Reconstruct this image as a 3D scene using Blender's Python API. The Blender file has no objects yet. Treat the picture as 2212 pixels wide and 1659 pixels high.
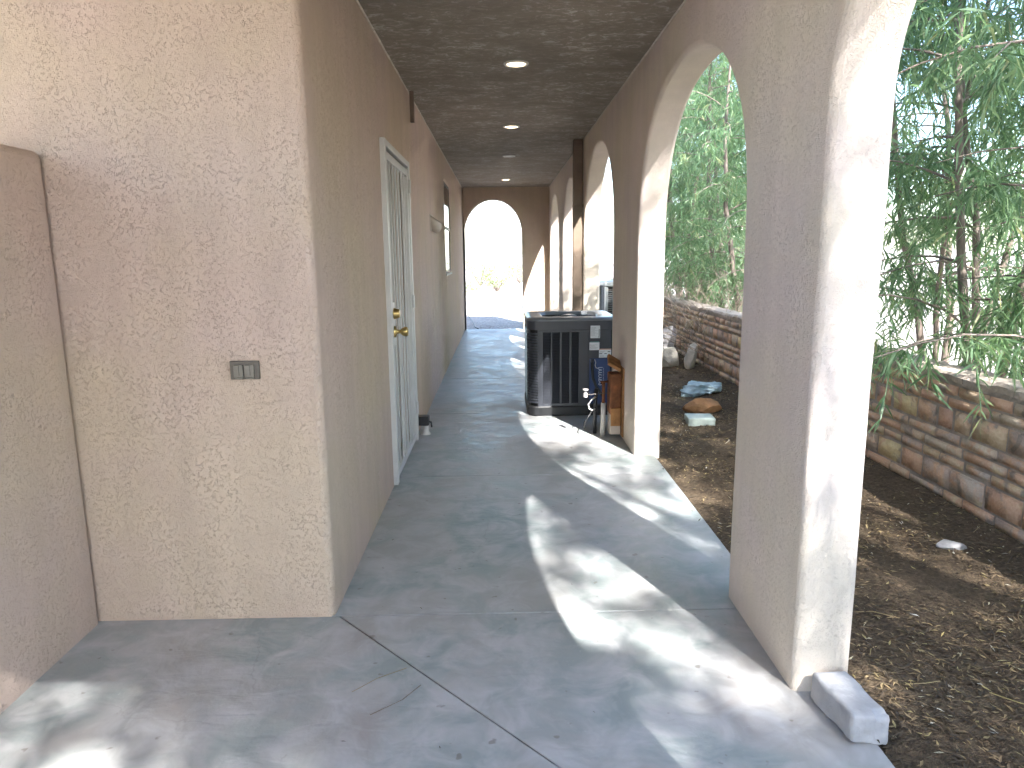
import bpy, bmesh, math, random
from mathutils import Vector, Matrix, noise
R = math.radians
scene = bpy.context.scene
col = scene.collection

# ------------------------------------------------------------------ camera
cam = bpy.data.objects.new('camera', bpy.data.cameras.new('camera'))
col.objects.link(cam)
cam.data.sensor_width = 36.0
cam.data.lens = 1531.4 / 2212 * 36.0
cam.data.clip_start = 0.02
cam.data.clip_end = 5000
PITCH, YAW, ROLL = 0.1808, 0.0155, -0.0113
_f = Vector((math.sin(YAW) * math.cos(PITCH), math.cos(YAW) * math.cos(PITCH), -math.sin(PITCH)))
_r = Vector((math.cos(YAW), -math.sin(YAW), 0))
_u = _r.cross(_f)
_r2 = _r * math.cos(ROLL) + _u * math.sin(ROLL)
_u2 = -_r * math.sin(ROLL) + _u * math.cos(ROLL)
cam.matrix_world = Matrix(((_r2.x, _u2.x, -_f.x, 0), (_r2.y, _u2.y, -_f.y, 0), (_r2.z, _u2.z, -_f.z, 1.40), (0, 0, 0, 1)))
scene.camera = cam

# ------------------------------------------------------------------ sky, sun, exposure
SUN_EL = R(42.2)
SUN_H = Vector((0.365, -0.931, 0)).normalized()
SUN = Vector((SUN_H.x * math.cos(SUN_EL), SUN_H.y * math.cos(SUN_EL), math.sin(SUN_EL)))
world = bpy.data.worlds.new('World')
scene.world = world
world.use_nodes = True
wn = world.node_tree
wn.nodes.clear()
_o = wn.nodes.new('ShaderNodeOutputWorld'); _b = wn.nodes.new('ShaderNodeBackground'); _s = wn.nodes.new('ShaderNodeTexSky')
_s.sky_type = 'NISHITA'; _s.sun_disc = False; _s.sun_elevation = SUN_EL; _s.sun_rotation = math.atan2(SUN.x, SUN.y)
_s.air_density = 1.0; _s.dust_density = 1.0; _s.ozone_density = 1.0
_b.inputs['Strength'].default_value = 0.15
wn.links.new(_s.outputs[0], _b.inputs[0]); wn.links.new(_b.outputs[0], _o.inputs[0])
sun = bpy.data.objects.new('sun', bpy.data.lights.new('sun', 'SUN'))
sun.data.energy = 5.0; sun.data.angle = R(0.53); sun.data.color = (1.0, 0.965, 0.92)
sun.rotation_euler = (-SUN).to_track_quat('-Z', 'Y').to_euler()
sun.location = SUN * 30
col.objects.link(sun)
vs = scene.view_settings
vs.view_transform = 'Standard'; vs.look = 'None'; vs.gamma = 1.0; vs.use_curve_mapping = False
vs.exposure = 2.42
try:
    vs.use_white_balance = True; vs.white_balance_temperature = 6300; vs.white_balance_tint = 10
except Exception:
    pass
cy = scene.cycles
cy.max_bounces = 6; cy.diffuse_bounces = 4; cy.glossy_bounces = 2; cy.transmission_bounces = 2; cy.transparent_max_bounces = 4
cy.caustics_reflective = False; cy.caustics_refractive = False; cy.use_light_tree = False
cy.use_adaptive_sampling = True; cy.adaptive_threshold = 0.05
cy.use_denoising = True
try:
    cy.denoiser = 'OPENIMAGEDENOISE'
except Exception:
    pass
cy.sample_clamp_indirect = 6.0

# ------------------------------------------------------------------ main dimensions (metres)
XL = -0.6695           # house wall along the corridor
XR, XO = 0.9265, 1.110 # arcade inner and outer faces
ZC = 2.6094            # corridor ceiling
YF = 2.604             # front wall
YE = 13.37             # far end wall
XP, ZP = -1.584, 1.771 # low partition wall

# ------------------------------------------------------------------ material helpers
MATS = {}
def nodes_mat(name):
    m = bpy.data.materials.new(name); m.use_nodes = True
    nt = m.node_tree; nt.nodes.clear()
    out = nt.nodes.new('ShaderNodeOutputMaterial'); b = nt.nodes.new('ShaderNodeBsdfPrincipled')
    nt.links.new(b.outputs[0], out.inputs[0])
    MATS[name] = m
    return m, nt, b, out
class N:
    def __init__(s, nt): s.nt = nt
    def _set(s, n, k, v):
        if v is None: return
        if isinstance(v, bpy.types.NodeSocket): s.nt.links.new(v, n.inputs[k])
        else: n.inputs[k].default_value = v
    def coord(s, scale=None, kind='Object'):
        c = s.nt.nodes.new('ShaderNodeTexCoord').outputs[kind]
        if scale:
            m = s.nt.nodes.new('ShaderNodeMapping'); m.inputs['Scale'].default_value = scale
            s.nt.links.new(c, m.inputs[0]); c = m.outputs[0]
        return c
    def noise(s, vec, scale, detail=3, rough=0.55, dist=0.0, out='Fac'):
        n = s.nt.nodes.new('ShaderNodeTexNoise')
        s._set(n, 'Vector', vec); n.inputs['Scale'].default_value = scale; n.inputs['Detail'].default_value = detail
        n.inputs['Roughness'].default_value = rough; n.inputs['Distortion'].default_value = dist
        return n.outputs[out]
    def voro(s, vec, scale, feature='F1', out='Distance', rnd=1.0):
        n = s.nt.nodes.new('ShaderNodeTexVoronoi'); n.feature = feature
        s._set(n, 'Vector', vec); n.inputs['Scale'].default_value = scale; n.inputs['Randomness'].default_value = rnd
        return n.outputs[out]
    def math(s, op, a, b=None, c=None, clamp=False):
        n = s.nt.nodes.new('ShaderNodeMath'); n.operation = op; n.use_clamp = clamp
        s._set(n, 0, a); s._set(n, 1, b); s._set(n, 2, c)
        return n.outputs[0]
    def ramp(s, fac, stops, interp='LINEAR'):
        n = s.nt.nodes.new('ShaderNodeValToRGB'); r = n.color_ramp; r.interpolation = interp
        while len(r.elements) < len(stops): r.elements.new(0.5)
        for e, (p, c) in zip(r.elements, stops):
            e.position = p; e.color = c if len(c) == 4 else (*c, 1)
        s._set(n, 0, fac)
        return n.outputs[0]
    def maprange(s, v, a, b, c=0.0, d=1.0):
        n = s.nt.nodes.new('ShaderNodeMapRange'); n.clamp = True
        s._set(n, 0, v)
        for i, x in enumerate((a, b, c, d)): n.inputs[i + 1].default_value = x
        return n.outputs[0]
    def mix(s, fac, a, b, mode='MIX'):
        n = s.nt.nodes.new('ShaderNodeMix'); n.data_type = 'RGBA'; n.blend_type = mode
        s._set(n, 0, fac)
        for k, v in ((6, a), (7, b)):
            if isinstance(v, bpy.types.NodeSocket): s.nt.links.new(v, n.inputs[k])
            else: n.inputs[k].default_value = v if len(v) == 4 else (*v, 1)
        return n.outputs[2]
    def bump(s, h, strength, dist, prev=None):
        n = s.nt.nodes.new('ShaderNodeBump'); n.inputs['Strength'].default_value = strength; n.inputs['Distance'].default_value = dist
        s._set(n, 'Height', h)
        if prev is not None: s.nt.links.new(prev, n.inputs['Normal'])
        return n.outputs[0]
    def island(s): return s.nt.nodes.new('ShaderNodeNewGeometry').outputs['Random Per Island']
    def objrand(s): return s.nt.nodes.new('ShaderNodeObjectInfo').outputs['Random']

def simple(name, color, rough=0.6, metal=0.0, var=0.12, nscale=12, bump=0.0, bscale=60, bdist=0.002, spec=0.5):
    m, nt, b, _ = nodes_mat(name); n = N(nt); c = n.coord()
    f = n.noise(c, nscale, 4, 0.6)
    lo = tuple(x * (1 - var) for x in color); hi = tuple(min(1, x * (1 + var)) for x in color)
    nt.links.new(n.ramp(f, [(0.3, lo), (0.7, hi)]), b.inputs['Base Color'])
    b.inputs['Roughness'].default_value = rough; b.inputs['Metallic'].default_value = metal
    b.inputs['Specular IOR Level'].default_value = spec
    if bump:
        nt.links.new(n.bump(n.noise(c, bscale, 4, 0.6), bump, bdist), b.inputs['Normal'])
    return m

def stucco(name, base, pit=0.5, worm=80.0, stain=0.10):
    m, nt, b, _ = nodes_mat(name); n = N(nt); c = n.coord()
    warp = n.noise(c, worm, 1.5, 0.55, 0.3)
    band = n.math('ABSOLUTE', n.math('SUBTRACT', warp, 0.5))
    line = n.maprange(band, 0.004, 0.045, 1.0, 0.0)                  # thin pits left by the trowel
    area = n.noise(c, 5.0, 3, 0.65, 0.5)
    mask = n.maprange(area, 0.40, 0.60, 0.30, 1.0)
    mask2 = n.maprange(n.noise(c, worm * 0.8, 0, 0.5), 0.44, 0.56)   # breaks the lines into short dashes
    pits = n.math('MULTIPLY', line, n.math('MULTIPLY', mask, mask2))
    big = n.noise(c, 1.1, 3, 0.6)
    streak = n.noise(n.coord((5.0, 5.0, 0.5)), 1.6, 3, 0.6)
    fine = n.noise(c, 300, 1, 0.6)
    lo = tuple(x * (1 - stain) for x in base); hi = tuple(min(1, x * (1 + stain)) for x in base)
    pink = (base[0] * 1.0, base[1] * 0.965, base[2] * 1.0); yell = (base[0] * 1.0, base[1] * 0.99, base[2] * 0.93)
    tone = n.mix(n.maprange(big, 0.40, 0.60), pink, yell)
    colr = n.mix(1.0, tone, n.ramp(n.math('ADD', n.math('MULTIPLY', streak, 0.5), n.math('MULTIPLY', area, 0.5)), [(0.34, (1 - stain,) * 3), (0.64, (1 + stain,) * 3)]), 'MULTIPLY')
    colr = n.mix(n.math('MULTIPLY', pits, 0.18), colr, tuple(x * 0.42 for x in base))
    nt.links.new(colr, b.inputs['Base Color'])
    b.inputs['Roughness'].default_value = 0.88
    b.inputs['Specular IOR Level'].default_value = 0.25
    h = n.math('SUBTRACT', n.math('ADD', n.math('MULTIPLY', warp, 0.55), n.math('MULTIPLY', fine, 0.6)), n.math('MULTIPLY', pits, pit * 2))
    nt.links.new(n.bump(h, 0.75, 0.006), b.inputs['Normal'])
    return m

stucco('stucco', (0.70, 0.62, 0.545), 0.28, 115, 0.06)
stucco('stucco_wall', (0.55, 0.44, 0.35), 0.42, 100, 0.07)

# ceiling stucco: heavier troweled ridges, browner
def ceiling_mat():
    m, nt, b, _ = nodes_mat('stucco_ceiling'); n = N(nt); c = n.coord((1.0, 1.5, 1.0))
    p1 = n.noise(c, 14, 4, 0.72, 1.2); p2 = n.noise(c, 3.0, 4, 0.6, 0.4); p3 = n.noise(c, 110, 1, 0.6)
    glint = n.maprange(p1, 0.51, 0.63)  # pale highlights along the ridges, mixed into the base colour
    patch = n.maprange(p2, 0.38, 0.66)
    k = n.math('MULTIPLY', glint, n.math('ADD', n.math('MULTIPLY', patch, 0.9), 0.1))
    nt.links.new(n.mix(k, n.ramp(p2, [(0.3, (0.19, 0.158, 0.122)), (0.7, (0.27, 0.228, 0.178))]), (0.52, 0.47, 0.41)), b.inputs['Base Color'])
    b.inputs['Roughness'].default_value = 0.8
    h = n.math('ADD', n.math('MULTIPLY', p1, 1.0), n.math('MULTIPLY', p3, 0.35))
    nt.links.new(n.bump(h, 0.8, 0.012), b.inputs['Normal'])
ceiling_mat()

def concrete_mat():
    m, nt, b, _ = nodes_mat('concrete'); n = N(nt); c = n.coord()
    a = n.noise(c, 1.6, 4, 0.62, 0.8); d = n.noise(c, 6.5, 3, 0.65, 0.6); e = n.noise(c, 70, 1, 0.6)
    c1 = n.ramp(a, [(0.32, (0.245, 0.285, 0.275)), (0.46, (0.30, 0.33, 0.32)), (0.56, (0.355, 0.35, 0.335)), (0.70, (0.35, 0.325, 0.305))])
    c2 = n.mix(n.maprange(d, 0.40, 0.66), c1, (0.45, 0.445, 0.44))
    spots = n.maprange(n.noise(c, 17, 2, 0.5), 0.70, 0.74)
    c3 = n.mix(n.math('MULTIPLY', spots, 0.55), c2, (0.16, 0.13, 0.10))
    scratch = n.maprange(n.noise(c, 11, 6, 0.75, 2.0), 0.60, 0.68)
    c4 = n.mix(n.math('MULTIPLY', scratch, 0.35), c3, (0.48, 0.49, 0.50))
    ed = n.voro(n.mix(0.14, n.coord(), n.noise(n.coord(), 5, 4, 0.6, 0, 'Color')), 0.9, 'DISTANCE_TO_EDGE')
    crack = n.math('MULTIPLY', n.maprange(ed, 0.0, 0.0035, 1.0, 0.0), n.maprange(n.noise(c, 1.1, 2), 0.48, 0.6))
    c5 = n.mix(n.math('MULTIPLY', crack, 0.28), c4, (0.16, 0.14, 0.13))
    nt.links.new(c5, b.inputs['Base Color'])
    nt.links.new(n.maprange(n.math('ADD', n.math('MULTIPLY', d, 0.6), n.math('MULTIPLY', a, 0.4)), 0.35, 0.65, 0.33, 0.58), b.inputs['Roughness'])
    b.inputs['Specular IOR Level'].default_value = 0.45
    h = n.math('ADD', n.math('MULTIPLY', d, 0.7), n.math('MULTIPLY', e, 0.12))
    nt.links.new(n.bump(n.math('ADD', h, n.math('MULTIPLY', n.noise(n.coord((0.6, 1.4, 1)), 9, 2, 0.6, 0.8), 0.7)), 0.5, 0.008), b.inputs['Normal'])
concrete_mat()

def soil_mat():
    m, nt, b, _ = nodes_mat('soil'); n = N(nt); c = n.coord()
    a = n.noise(c, 2.2, 4, 0.6); d = n.noise(c, 45, 3, 0.7); v = n.voro(c, 85, out='Color')
    base = n.ramp(n.math('ADD', n.math('MULTIPLY', a, 0.4), n.math('MULTIPLY', d, 0.6)), [(0.35, (0.050, 0.037, 0.026)), (0.52, (0.11, 0.080, 0.052)), (0.70, (0.22, 0.165, 0.105))])
    nt.links.new(n.mix(0.25, base, n.ramp(v, [(0.2, (0.05, 0.038, 0.027)), (0.8, (0.17, 0.125, 0.08))])), b.inputs['Base Color'])
    b.inputs['Roughness'].default_value = 0.95; b.inputs['Specular IOR Level'].default_value = 0.1
    nt.links.new(n.bump(n.math('ADD', d, n.math('MULTIPLY', n.noise(c, 160, 1), 0.4)), 1.0, 0.02), b.inputs['Normal'])
soil_mat()

def ground_mat():
    m, nt, b, _ = nodes_mat('desert_gravel'); n = N(nt); c = n.coord()
    v = n.voro(c, 26, out='Color'); vd = n.voro(c, 26); a = n.noise(c, 0.3, 4)
    base = n.ramp(v, [(0.15, (0.30, 0.25, 0.23)), (0.5, (0.44, 0.38, 0.34)), (0.85, (0.58, 0.52, 0.48))])
    nt.links.new(n.mix(0.25, base, n.ramp(a, [(0.35, (0.36, 0.31, 0.27)), (0.65, (0.55, 0.49, 0.42))])), b.inputs['Base Color'])
    b.inputs['Roughness'].default_value = 0.9
    nt.links.new(n.bump(vd, 0.8, 0.03), b.inputs['Normal'])
ground_mat()

def leaf_mat(name, stops, trans=0.45, tcol=(0.35, 0.55, 0.10)):
    m, nt, b, out = nodes_mat(name); n = N(nt)
    r = n.island(); cr = n.ramp(r, stops)
    nt.links.new(cr, b.inputs['Base Color']); b.inputs['Roughness'].default_value = 0.42; b.inputs['Specular IOR Level'].default_value = 0.5
    t = nt.nodes.new('ShaderNodeBsdfTranslucent')
    nt.links.new(n.mix(0.55, cr, tcol), t.inputs['Color'])
    mx = nt.nodes.new('ShaderNodeMixShader'); mx.inputs[0].default_value = trans
    nt.links.new(b.outputs[0], mx.inputs[1]); nt.links.new(t.outputs[0], mx.inputs[2]); nt.links.new(mx.outputs[0], out.inputs[0])
leaf_mat('leaf', [(0.0, (0.065, 0.125, 0.070)), (0.35, (0.11, 0.195, 0.10)), (0.7, (0.165, 0.26, 0.135)), (0.93, (0.23, 0.31, 0.16)), (1.0, (0.32, 0.30, 0.14))], 0.52, (0.28, 0.44, 0.17))
leaf_mat('shrub_leaf', [(0.0, (0.10, 0.16, 0.04)), (1.0, (0.32, 0.38, 0.16))], 0.4, (0.35, 0.45, 0.10))

def litter_mat():
    m, nt, b, _ = nodes_mat('dry_leaf'); n = N(nt)
    nt.links.new(n.ramp(n.island(), [(0.0, (0.05, 0.037, 0.024)), (0.45, (0.10, 0.068, 0.037)), (0.75, (0.18, 0.125, 0.064)), (0.92, (0.29, 0.215, 0.10)), (0.97, (0.36, 0.29, 0.11)), (1.0, (0.50, 0.47, 0.40))]), b.inputs['Base Color'])
    b.inputs['Roughness'].default_value = 0.8
litter_mat()

def bark(name, a, c_, sc=30):
    m, nt, b, _ = nodes_mat(name); n = N(nt); c = n.coord((1, 1, 0.2))
    f = n.noise(c, sc, 5, 0.65)
    nt.links.new(n.ramp(f, [(0.3, a), (0.7, c_)]), b.inputs['Base Color']); b.inputs['Roughness'].default_value = 0.9
    nt.links.new(n.bump(f, 0.7, 0.01), b.inputs['Normal'])
bark('bark', (0.11, 0.085, 0.07), (0.27, 0.22, 0.18))
bark('dry_twig', (0.17, 0.13, 0.095), (0.40, 0.33, 0.25))

def stone_mat():
    m, nt, b, _ = nodes_mat('wall_stone'); n = N(nt); c = n.coord()
    r = n.objrand()
    base = n.ramp(r, [(0.0, (0.44, 0.33, 0.23)), (0.12, (0.50, 0.37, 0.20)), (0.22, (0.46, 0.23, 0.13)), (0.32, (0.42, 0.34, 0.27)), (0.44, (0.55, 0.43, 0.19)), (0.54, (0.34, 0.25, 0.20)), (0.64, (0.52, 0.28, 0.15)), (0.74, (0.50, 0.41, 0.29)), (0.86, (0.52, 0.36, 0.21))], 'CONSTANT')
    off = nt.nodes.new('ShaderNodeVectorMath'); off.operation = 'ADD'
    nt.links.new(c, off.inputs[0])
    cx = nt.nodes.new('ShaderNodeCombineXYZ')
    for i in range(3): nt.links.new(n.math('MULTIPLY', r, 53.0 + 31 * i), cx.inputs[i])
    nt.links.new(cx.outputs[0], off.inputs[1]); cc = off.outputs[0]
    f1 = n.noise(cc, 7, 4, 0.6, 0.8); f2 = n.noise(cc, 5, 3, 0.5, 1.5); f3 = n.noise(cc, 60, 4, 0.65)
    c1 = n.mix(n.maprange(f1, 0.48, 0.60), base, (0.50, 0.28, 0.15))
    c2 = n.mix(n.math('MULTIPLY', n.maprange(f2, 0.58, 0.66), 0.85), c1, (0.10, 0.085, 0.075))
    c3 = n.mix(n.math('MULTIPLY', n.maprange(f2, 0.30, 0.40, 1, 0), 0.6), c2, (0.52, 0.42, 0.20))
    c3 = n.mix(0.36, c3, n.ramp(f3, [(0.3, (0.34, 0.285, 0.245)), (0.7, (0.58, 0.50, 0.43))]))
    nt.links.new(c3, b.inputs['Base Color']); b.inputs['Roughness'].default_value = 0.9; b.inputs['Specular IOR Level'].default_value = 0.2
    nt.links.new(n.bump(n.math('ADD', f3, f1), 0.7, 0.012), b.inputs['Normal'])
stone_mat()
simple('mortar', (0.30, 0.26, 0.23), 0.95, var=0.2, nscale=20, bump=0.9, bscale=70, bdist=0.01)
simple('stone_cap', (0.33, 0.275, 0.225), 0.92, var=0.2, nscale=9, bump=0.8, bscale=40, bdist=0.012)
simple('white_metal', (0.58, 0.565, 0.535), 0.42, var=0.06, nscale=5, bump=0.1, bscale=80)
simple('door_paint', (0.52, 0.46, 0.41), 0.5, var=0.10, nscale=3)
simple('trim_tan', (0.47, 0.40, 0.33), 0.7, var=0.08)
simple('brass', (0.55, 0.40, 0.16), 0.28, 1.0, var=0.15, nscale=30)
simple('steel_dark', (0.10, 0.09, 0.08), 0.5, 0.6)
simple('ac_metal', (0.042, 0.045, 0.055), 0.42, var=0.12, nscale=4, bump=0.08, bscale=150)
simple('ac_top', (0.17, 0.18, 0.19), 0.30, 0.15, var=0.10, nscale=4)
simple('ac_base', (0.014, 0.014, 0.015), 0.5)
simple('ac_coil', (0.010, 0.009, 0.009), 0.7)
simple('ac_blue', (0.028, 0.055, 0.15), 0.45, var=0.15, nscale=5)
simple('ac_grey', (0.34, 0.37, 0.37), 0.45)
simple('label_white', (0.62, 0.64, 0.66), 0.5, var=0.05)
simple('label_print', (0.10, 0.11, 0.12), 0.6)
simple('label_red', (0.50, 0.30, 0.22), 0.6)
simple('label_teal', (0.10, 0.22, 0.22), 0.6)
simple('script_white', (0.55, 0.60, 0.68), 0.5)
simple('rust', (0.17, 0.062, 0.022), 0.85, var=0.5, nscale=16, bump=0.5, bscale=70)
simple('rust_light', (0.33, 0.16, 0.055), 0.85, var=0.4, nscale=14, bump=0.5, bscale=70)
simple('pvc', (0.55, 0.52, 0.47), 0.5, var=0.1)
simple('black_plastic', (0.018, 0.018, 0.018), 0.45)
simple('cable_white', (0.66, 0.64, 0.60), 0.5)
simple('outlet_grey', (0.13, 0.115, 0.095), 0.45, 0.25, var=0.14, nscale=20)
simple('outlet_light', (0.19, 0.175, 0.145), 0.45, 0.3, var=0.12, nscale=20)
simple('brown_metal', (0.16, 0.115, 0.08), 0.55, 0.1, var=0.15, nscale=5)
simple('rock_grey', (0.34, 0.32, 0.31), 0.92, var=0.3, nscale=6, bump=0.8, bscale=18, bdist=0.02)
simple('rock_tan', (0.45, 0.41, 0.34), 0.92, var=0.25, nscale=6, bump=0.8, bscale=18, bdist=0.02)
simple('rock_orange', (0.33, 0.165, 0.07), 0.9, var=0.35, nscale=7, bump=0.8, bscale=18, bdist=0.02)
simple('bag_plastic', (0.36, 0.47, 0.52), 0.35, var=0.25, nscale=9)
simple('block_green', (0.42, 0.48, 0.43), 0.85, var=0.12, bump=0.4)
simple('block_grey', (0.40, 0.395, 0.40), 0.93, var=0.18, nscale=8, bump=0.6, bscale=60, bdist=0.006)
simple('sconce_plaster', (0.52, 0.46, 0.39), 0.8, var=0.08, bump=0.2)
simple('window_frame', (0.06, 0.05, 0.045), 0.5)
simple('window_white', (0.70, 0.68, 0.64), 0.6)
simple('light_trim', (0.62, 0.60, 0.55), 0.35, 0.2)
simple('dark_interior', (0.02, 0.02, 0.02), 0.9)
simple('caulk', (0.62, 0.56, 0.48), 0.8, var=0.3, nscale=25)
def glass_mat():
    m, nt, b, _ = nodes_mat('window_glass')
    b.inputs['Base Color'].default_value = (0.012, 0.014, 0.016, 1); b.inputs['Roughness'].default_value = 0.02
    b.inputs['Specular IOR Level'].default_value = 0.9
glass_mat()
def emit_mat():
    m, nt, b, _ = nodes_mat('lamp_lens')
    b.inputs['Base Color'].default_value = (0.8, 0.75, 0.65, 1)
    b.inputs['Emission Color'].default_value = (1.0, 0.74, 0.45, 1); b.inputs['Emission Strength'].default_value = 4.0
emit_mat()
simple('lamp_off', (0.45, 0.46, 0.44), 0.3)

# ------------------------------------------------------------------ mesh helpers
class MB:
    def __init__(s): s.v = []; s.f = []; s.smooth = False
    def add(s, vs, fs):
        o = len(s.v); s.v += [tuple(p) for p in vs]; s.f += [tuple(i + o for i in f) for f in fs]; return s
    def box(s, x0, x1, y0, y1, z0, z1):
        s.add([(x0, y0, z0), (x1, y0, z0), (x1, y1, z0), (x0, y1, z0), (x0, y0, z1), (x1, y0, z1), (x1, y1, z1), (x0, y1, z1)],
              [(3, 2, 1, 0), (4, 5, 6, 7), (0, 1, 5, 4), (1, 2, 6, 5), (2, 3, 7, 6), (3, 0, 4, 7)]); return s
    def prism(s, pts, z0, z1):
        n = len(pts)
        s.add([(x, y, z0) for x, y in pts] + [(x, y, z1) for x, y in pts],
              [tuple(range(n - 1, -1, -1)), tuple(range(n, 2 * n))] + [(i, (i + 1) % n, n + (i + 1) % n, n + i) for i in range(n)]); return s
    def tube(s, pts, rad, sides=6, cap=True):
        pts = [Vector(p) for p in pts]; n = len(pts)
        rads = rad if isinstance(rad, (list, tuple)) else [rad] * n
        vs, fs = [], []
        ref = Vector((0.31, 0.17, 0.93))
        for i, p in enumerate(pts):
            t = (pts[min(i + 1, n - 1)] - pts[max(i - 1, 0)])
            t = t.normalized() if t.length > 1e-9 else Vector((0, 0, 1))
            a = t.cross(ref)
            if a.length < 1e-3: a = t.cross(Vector((1, 0, 0)))
            a.normalize(); b = t.cross(a)
            for k in range(sides):
                th = 2 * math.pi * k / sides
                vs.append(p + (a * math.cos(th) + b * math.sin(th)) * rads[i])
        for i in range(n - 1):
            for k in range(sides):
                k2 = (k + 1) % sides
                fs.append((i * sides + k, i * sides + k2, (i + 1) * sides + k2, (i + 1) * sides + k))
        if cap:
            fs.append(tuple(range(sides - 1, -1, -1))); fs.append(tuple((n - 1) * sides + k for k in range(sides)))
        s.add(vs, fs); return s
    def lathe(s, prof, org, ax, sides=20):
        # prof: (radius, distance along the axis)
        org = Vector(org); ax = Vector(ax).normalized()
        a = ax.cross(Vector((0.3, 0.2, 0.9)));  a = a.normalized() if a.length > 1e-3 else ax.cross(Vector((1, 0, 0))).normalized()
        b = ax.cross(a); vs = []; n = len(prof); fs = []
        for r, d in prof:
            for k in range(sides):
                th = 2 * math.pi * k / sides
                vs.append(org + ax * d + (a * math.cos(th) + b * math.sin(th)) * max(r, 1e-4))
        for i in range(n - 1):
            for k in range(sides):
                k2 = (k + 1) % sides
                fs.append((i * sides + k, i * sides + k2, (i + 1) * sides + k2, (i + 1) * sides + k))
        s.add(vs, fs); return s
    def mesh(s, name, mat, smooth=False):
        me = bpy.data.meshes.new(name); me.from_pydata(s.v, [], s.f); me.materials.append(MATS[mat])
        if smooth:
            me.polygons.foreach_set('use_smooth', [True] * len(me.polygons))
        me.update(); return me
    def build(s, name, mat, parent=None, smooth=False, bevel=0, seg=2, fix=True, weld=False):
        me = s.mesh(name, mat, smooth)
        if fix or weld:
            bm = bmesh.new(); bm.from_mesh(me)
            if weld: bmesh.ops.remove_doubles(bm, verts=bm.verts, dist=1e-5)
            bmesh.ops.recalc_face_normals(bm, faces=bm.faces)
            bm.to_mesh(me); bm.free()
        return link(name, me, parent, bevel, seg)
def link(name, me, parent=None, bevel=0, seg=2):
    o = bpy.data.objects.new(name, me); col.objects.link(o)
    if parent: o.parent = parent
    if bevel:
        m = o.modifiers.new('bevel', 'BEVEL'); m.width = bevel; m.segments = seg; m.limit_method = 'ANGLE'; m.angle_limit = R(38)
        m.use_clamp_overlap = False if bevel > 0.015 else True
        m.harden_normals = False
        for p in me.polygons: p.use_smooth = True
        try:
            me.set_sharp_from_angle(angle=R(30))
        except Exception:
            pass
    return o
def tag(o, label=None, cat=None, group=None, kind=None):
    if label: o['label'] = label
    if cat: o['category'] = cat
    if group: o['group'] = group
    if kind: o['kind'] = kind
    return o
def thing(name, label, cat, loc=(0, 0, 0), group=None):
    o = bpy.data.objects.new(name, None); o.location = loc; o.empty_display_size = 0.1; col.objects.link(o)
    return tag(o, label, cat, group)
def copy_tree(o, parent=None):
    c = o.copy(); col.objects.link(c); c.parent = parent
    for ch in list(o.children): copy_tree(ch, c)
    return c

def wobble(me, amp, sc, seed=0.0, axes=(1, 1, 1)):
    for v in me.vertices:
        p = Vector(v.co) * sc + Vector((seed, seed * 1.7, seed * 0.6))
        n = noise.noise_vector(p)
        v.co.x += n.x * amp * axes[0]; v.co.y += n.y * amp * axes[1]; v.co.z += n.z * amp * axes[2]

# ================================================================== THE SETTING
random.seed(5)
g = MB().add([(-2500, -2500, -0.16), (2500, -2500, -0.16), (2500, 2500, -0.16), (-2500, 2500, -0.16)], [(0, 1, 2, 3)])
tag(g.build('ground', 'desert_gravel'), kind='structure')
# raised gravel yard beyond the far arch
gy = MB(); nx, ny = 40, 60
for j in range(ny + 1):
    for i in range(nx + 1):
        x = -7 + 14 * i / nx; y = YE + 0.19 + 16 * (j / ny) ** 1.5
        z = -0.03 + 0.02 * noise.noise(Vector((x * 1.2, y * 1.2, 0))) + (0 if j < ny and 0 < i < nx else -0.16)
        gy.v.append((x, y, z))
for j in range(ny):
    for i in range(nx):
        a = j * (nx + 1) + i; gy.f.append((a, a + 1, a + nx + 2, a + nx + 1))
tag(gy.build('gravel_yard', 'desert_gravel', smooth=True, fix=False), kind='structure')
# planting bed
sb = MB(); nx, ny = 34, 240
def soil_z(x, y):
    edge = max(0.0, min(1.0, (x - 1.075) / 0.15))
    return -0.028 + edge * (0.018 + 0.022 * noise.noise(Vector((x * 2.1, y * 2.1, 3.0))) + 0.010 * noise.noise(Vector((x * 9, y * 9, 1.0)))) + 0.05 * max(0, min(1, (x - 1.9) / 0.6))
for j in range(ny + 1):
    for i in range(nx + 1):
        x = 1.05 + 1.55 * i / nx; y = -3 + 17.5 * j / ny
        sb.v.append((x, y, soil_z(x, y)))
for j in range(ny):
    for i in range(nx):
        a = j * (nx + 1) + i; sb.f.append((a, a + 1, a + nx + 2, a + nx + 1))
tag(sb.build('planting_bed', 'soil', smooth=True, fix=False), kind='structure')

# concrete walk in panels with recessed joints
walk = tag(thing('walkway', None, None), kind='structure')
SE = 1.072
G = 0.003
def shrink(pts, d):
    n = len(pts); out = []
    for i in range(n):
        p0, p1, p2 = Vector(pts[i - 1]), Vector(pts[i]), Vector(pts[(i + 1) % n])
        e1 = (p1 - p0).normalized(); e2 = (p2 - p1).normalized()
        n1 = Vector((-e1.y, e1.x)); n2 = Vector((-e2.y, e2.x))
        m = n1 + n2; k = d / max(0.3, 1 + n1.dot(n2))
        out.append(tuple(p1 + m * k))
    return out
DX, DY = 0.813, -0.879
kx = (SE + 0.653) / DX
panels = [[(-3.4, -4), (SE, -4), (SE, 2.606 + DY * kx), (-0.653, 2.606), (-3.4, 2.606)],
          [(SE, 2.606 + DY * kx), (SE, 2.606), (-0.653, 2.606)]]
ys = [2.606, 4.39, 6.22, 8.05, 9.88, 11.71, YE + 0.19]
for a, b in zip(ys[:-1], ys[1:]):
    panels.append([(-0.75, a), (SE, a), (SE, b), (-0.75, b)])
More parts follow.
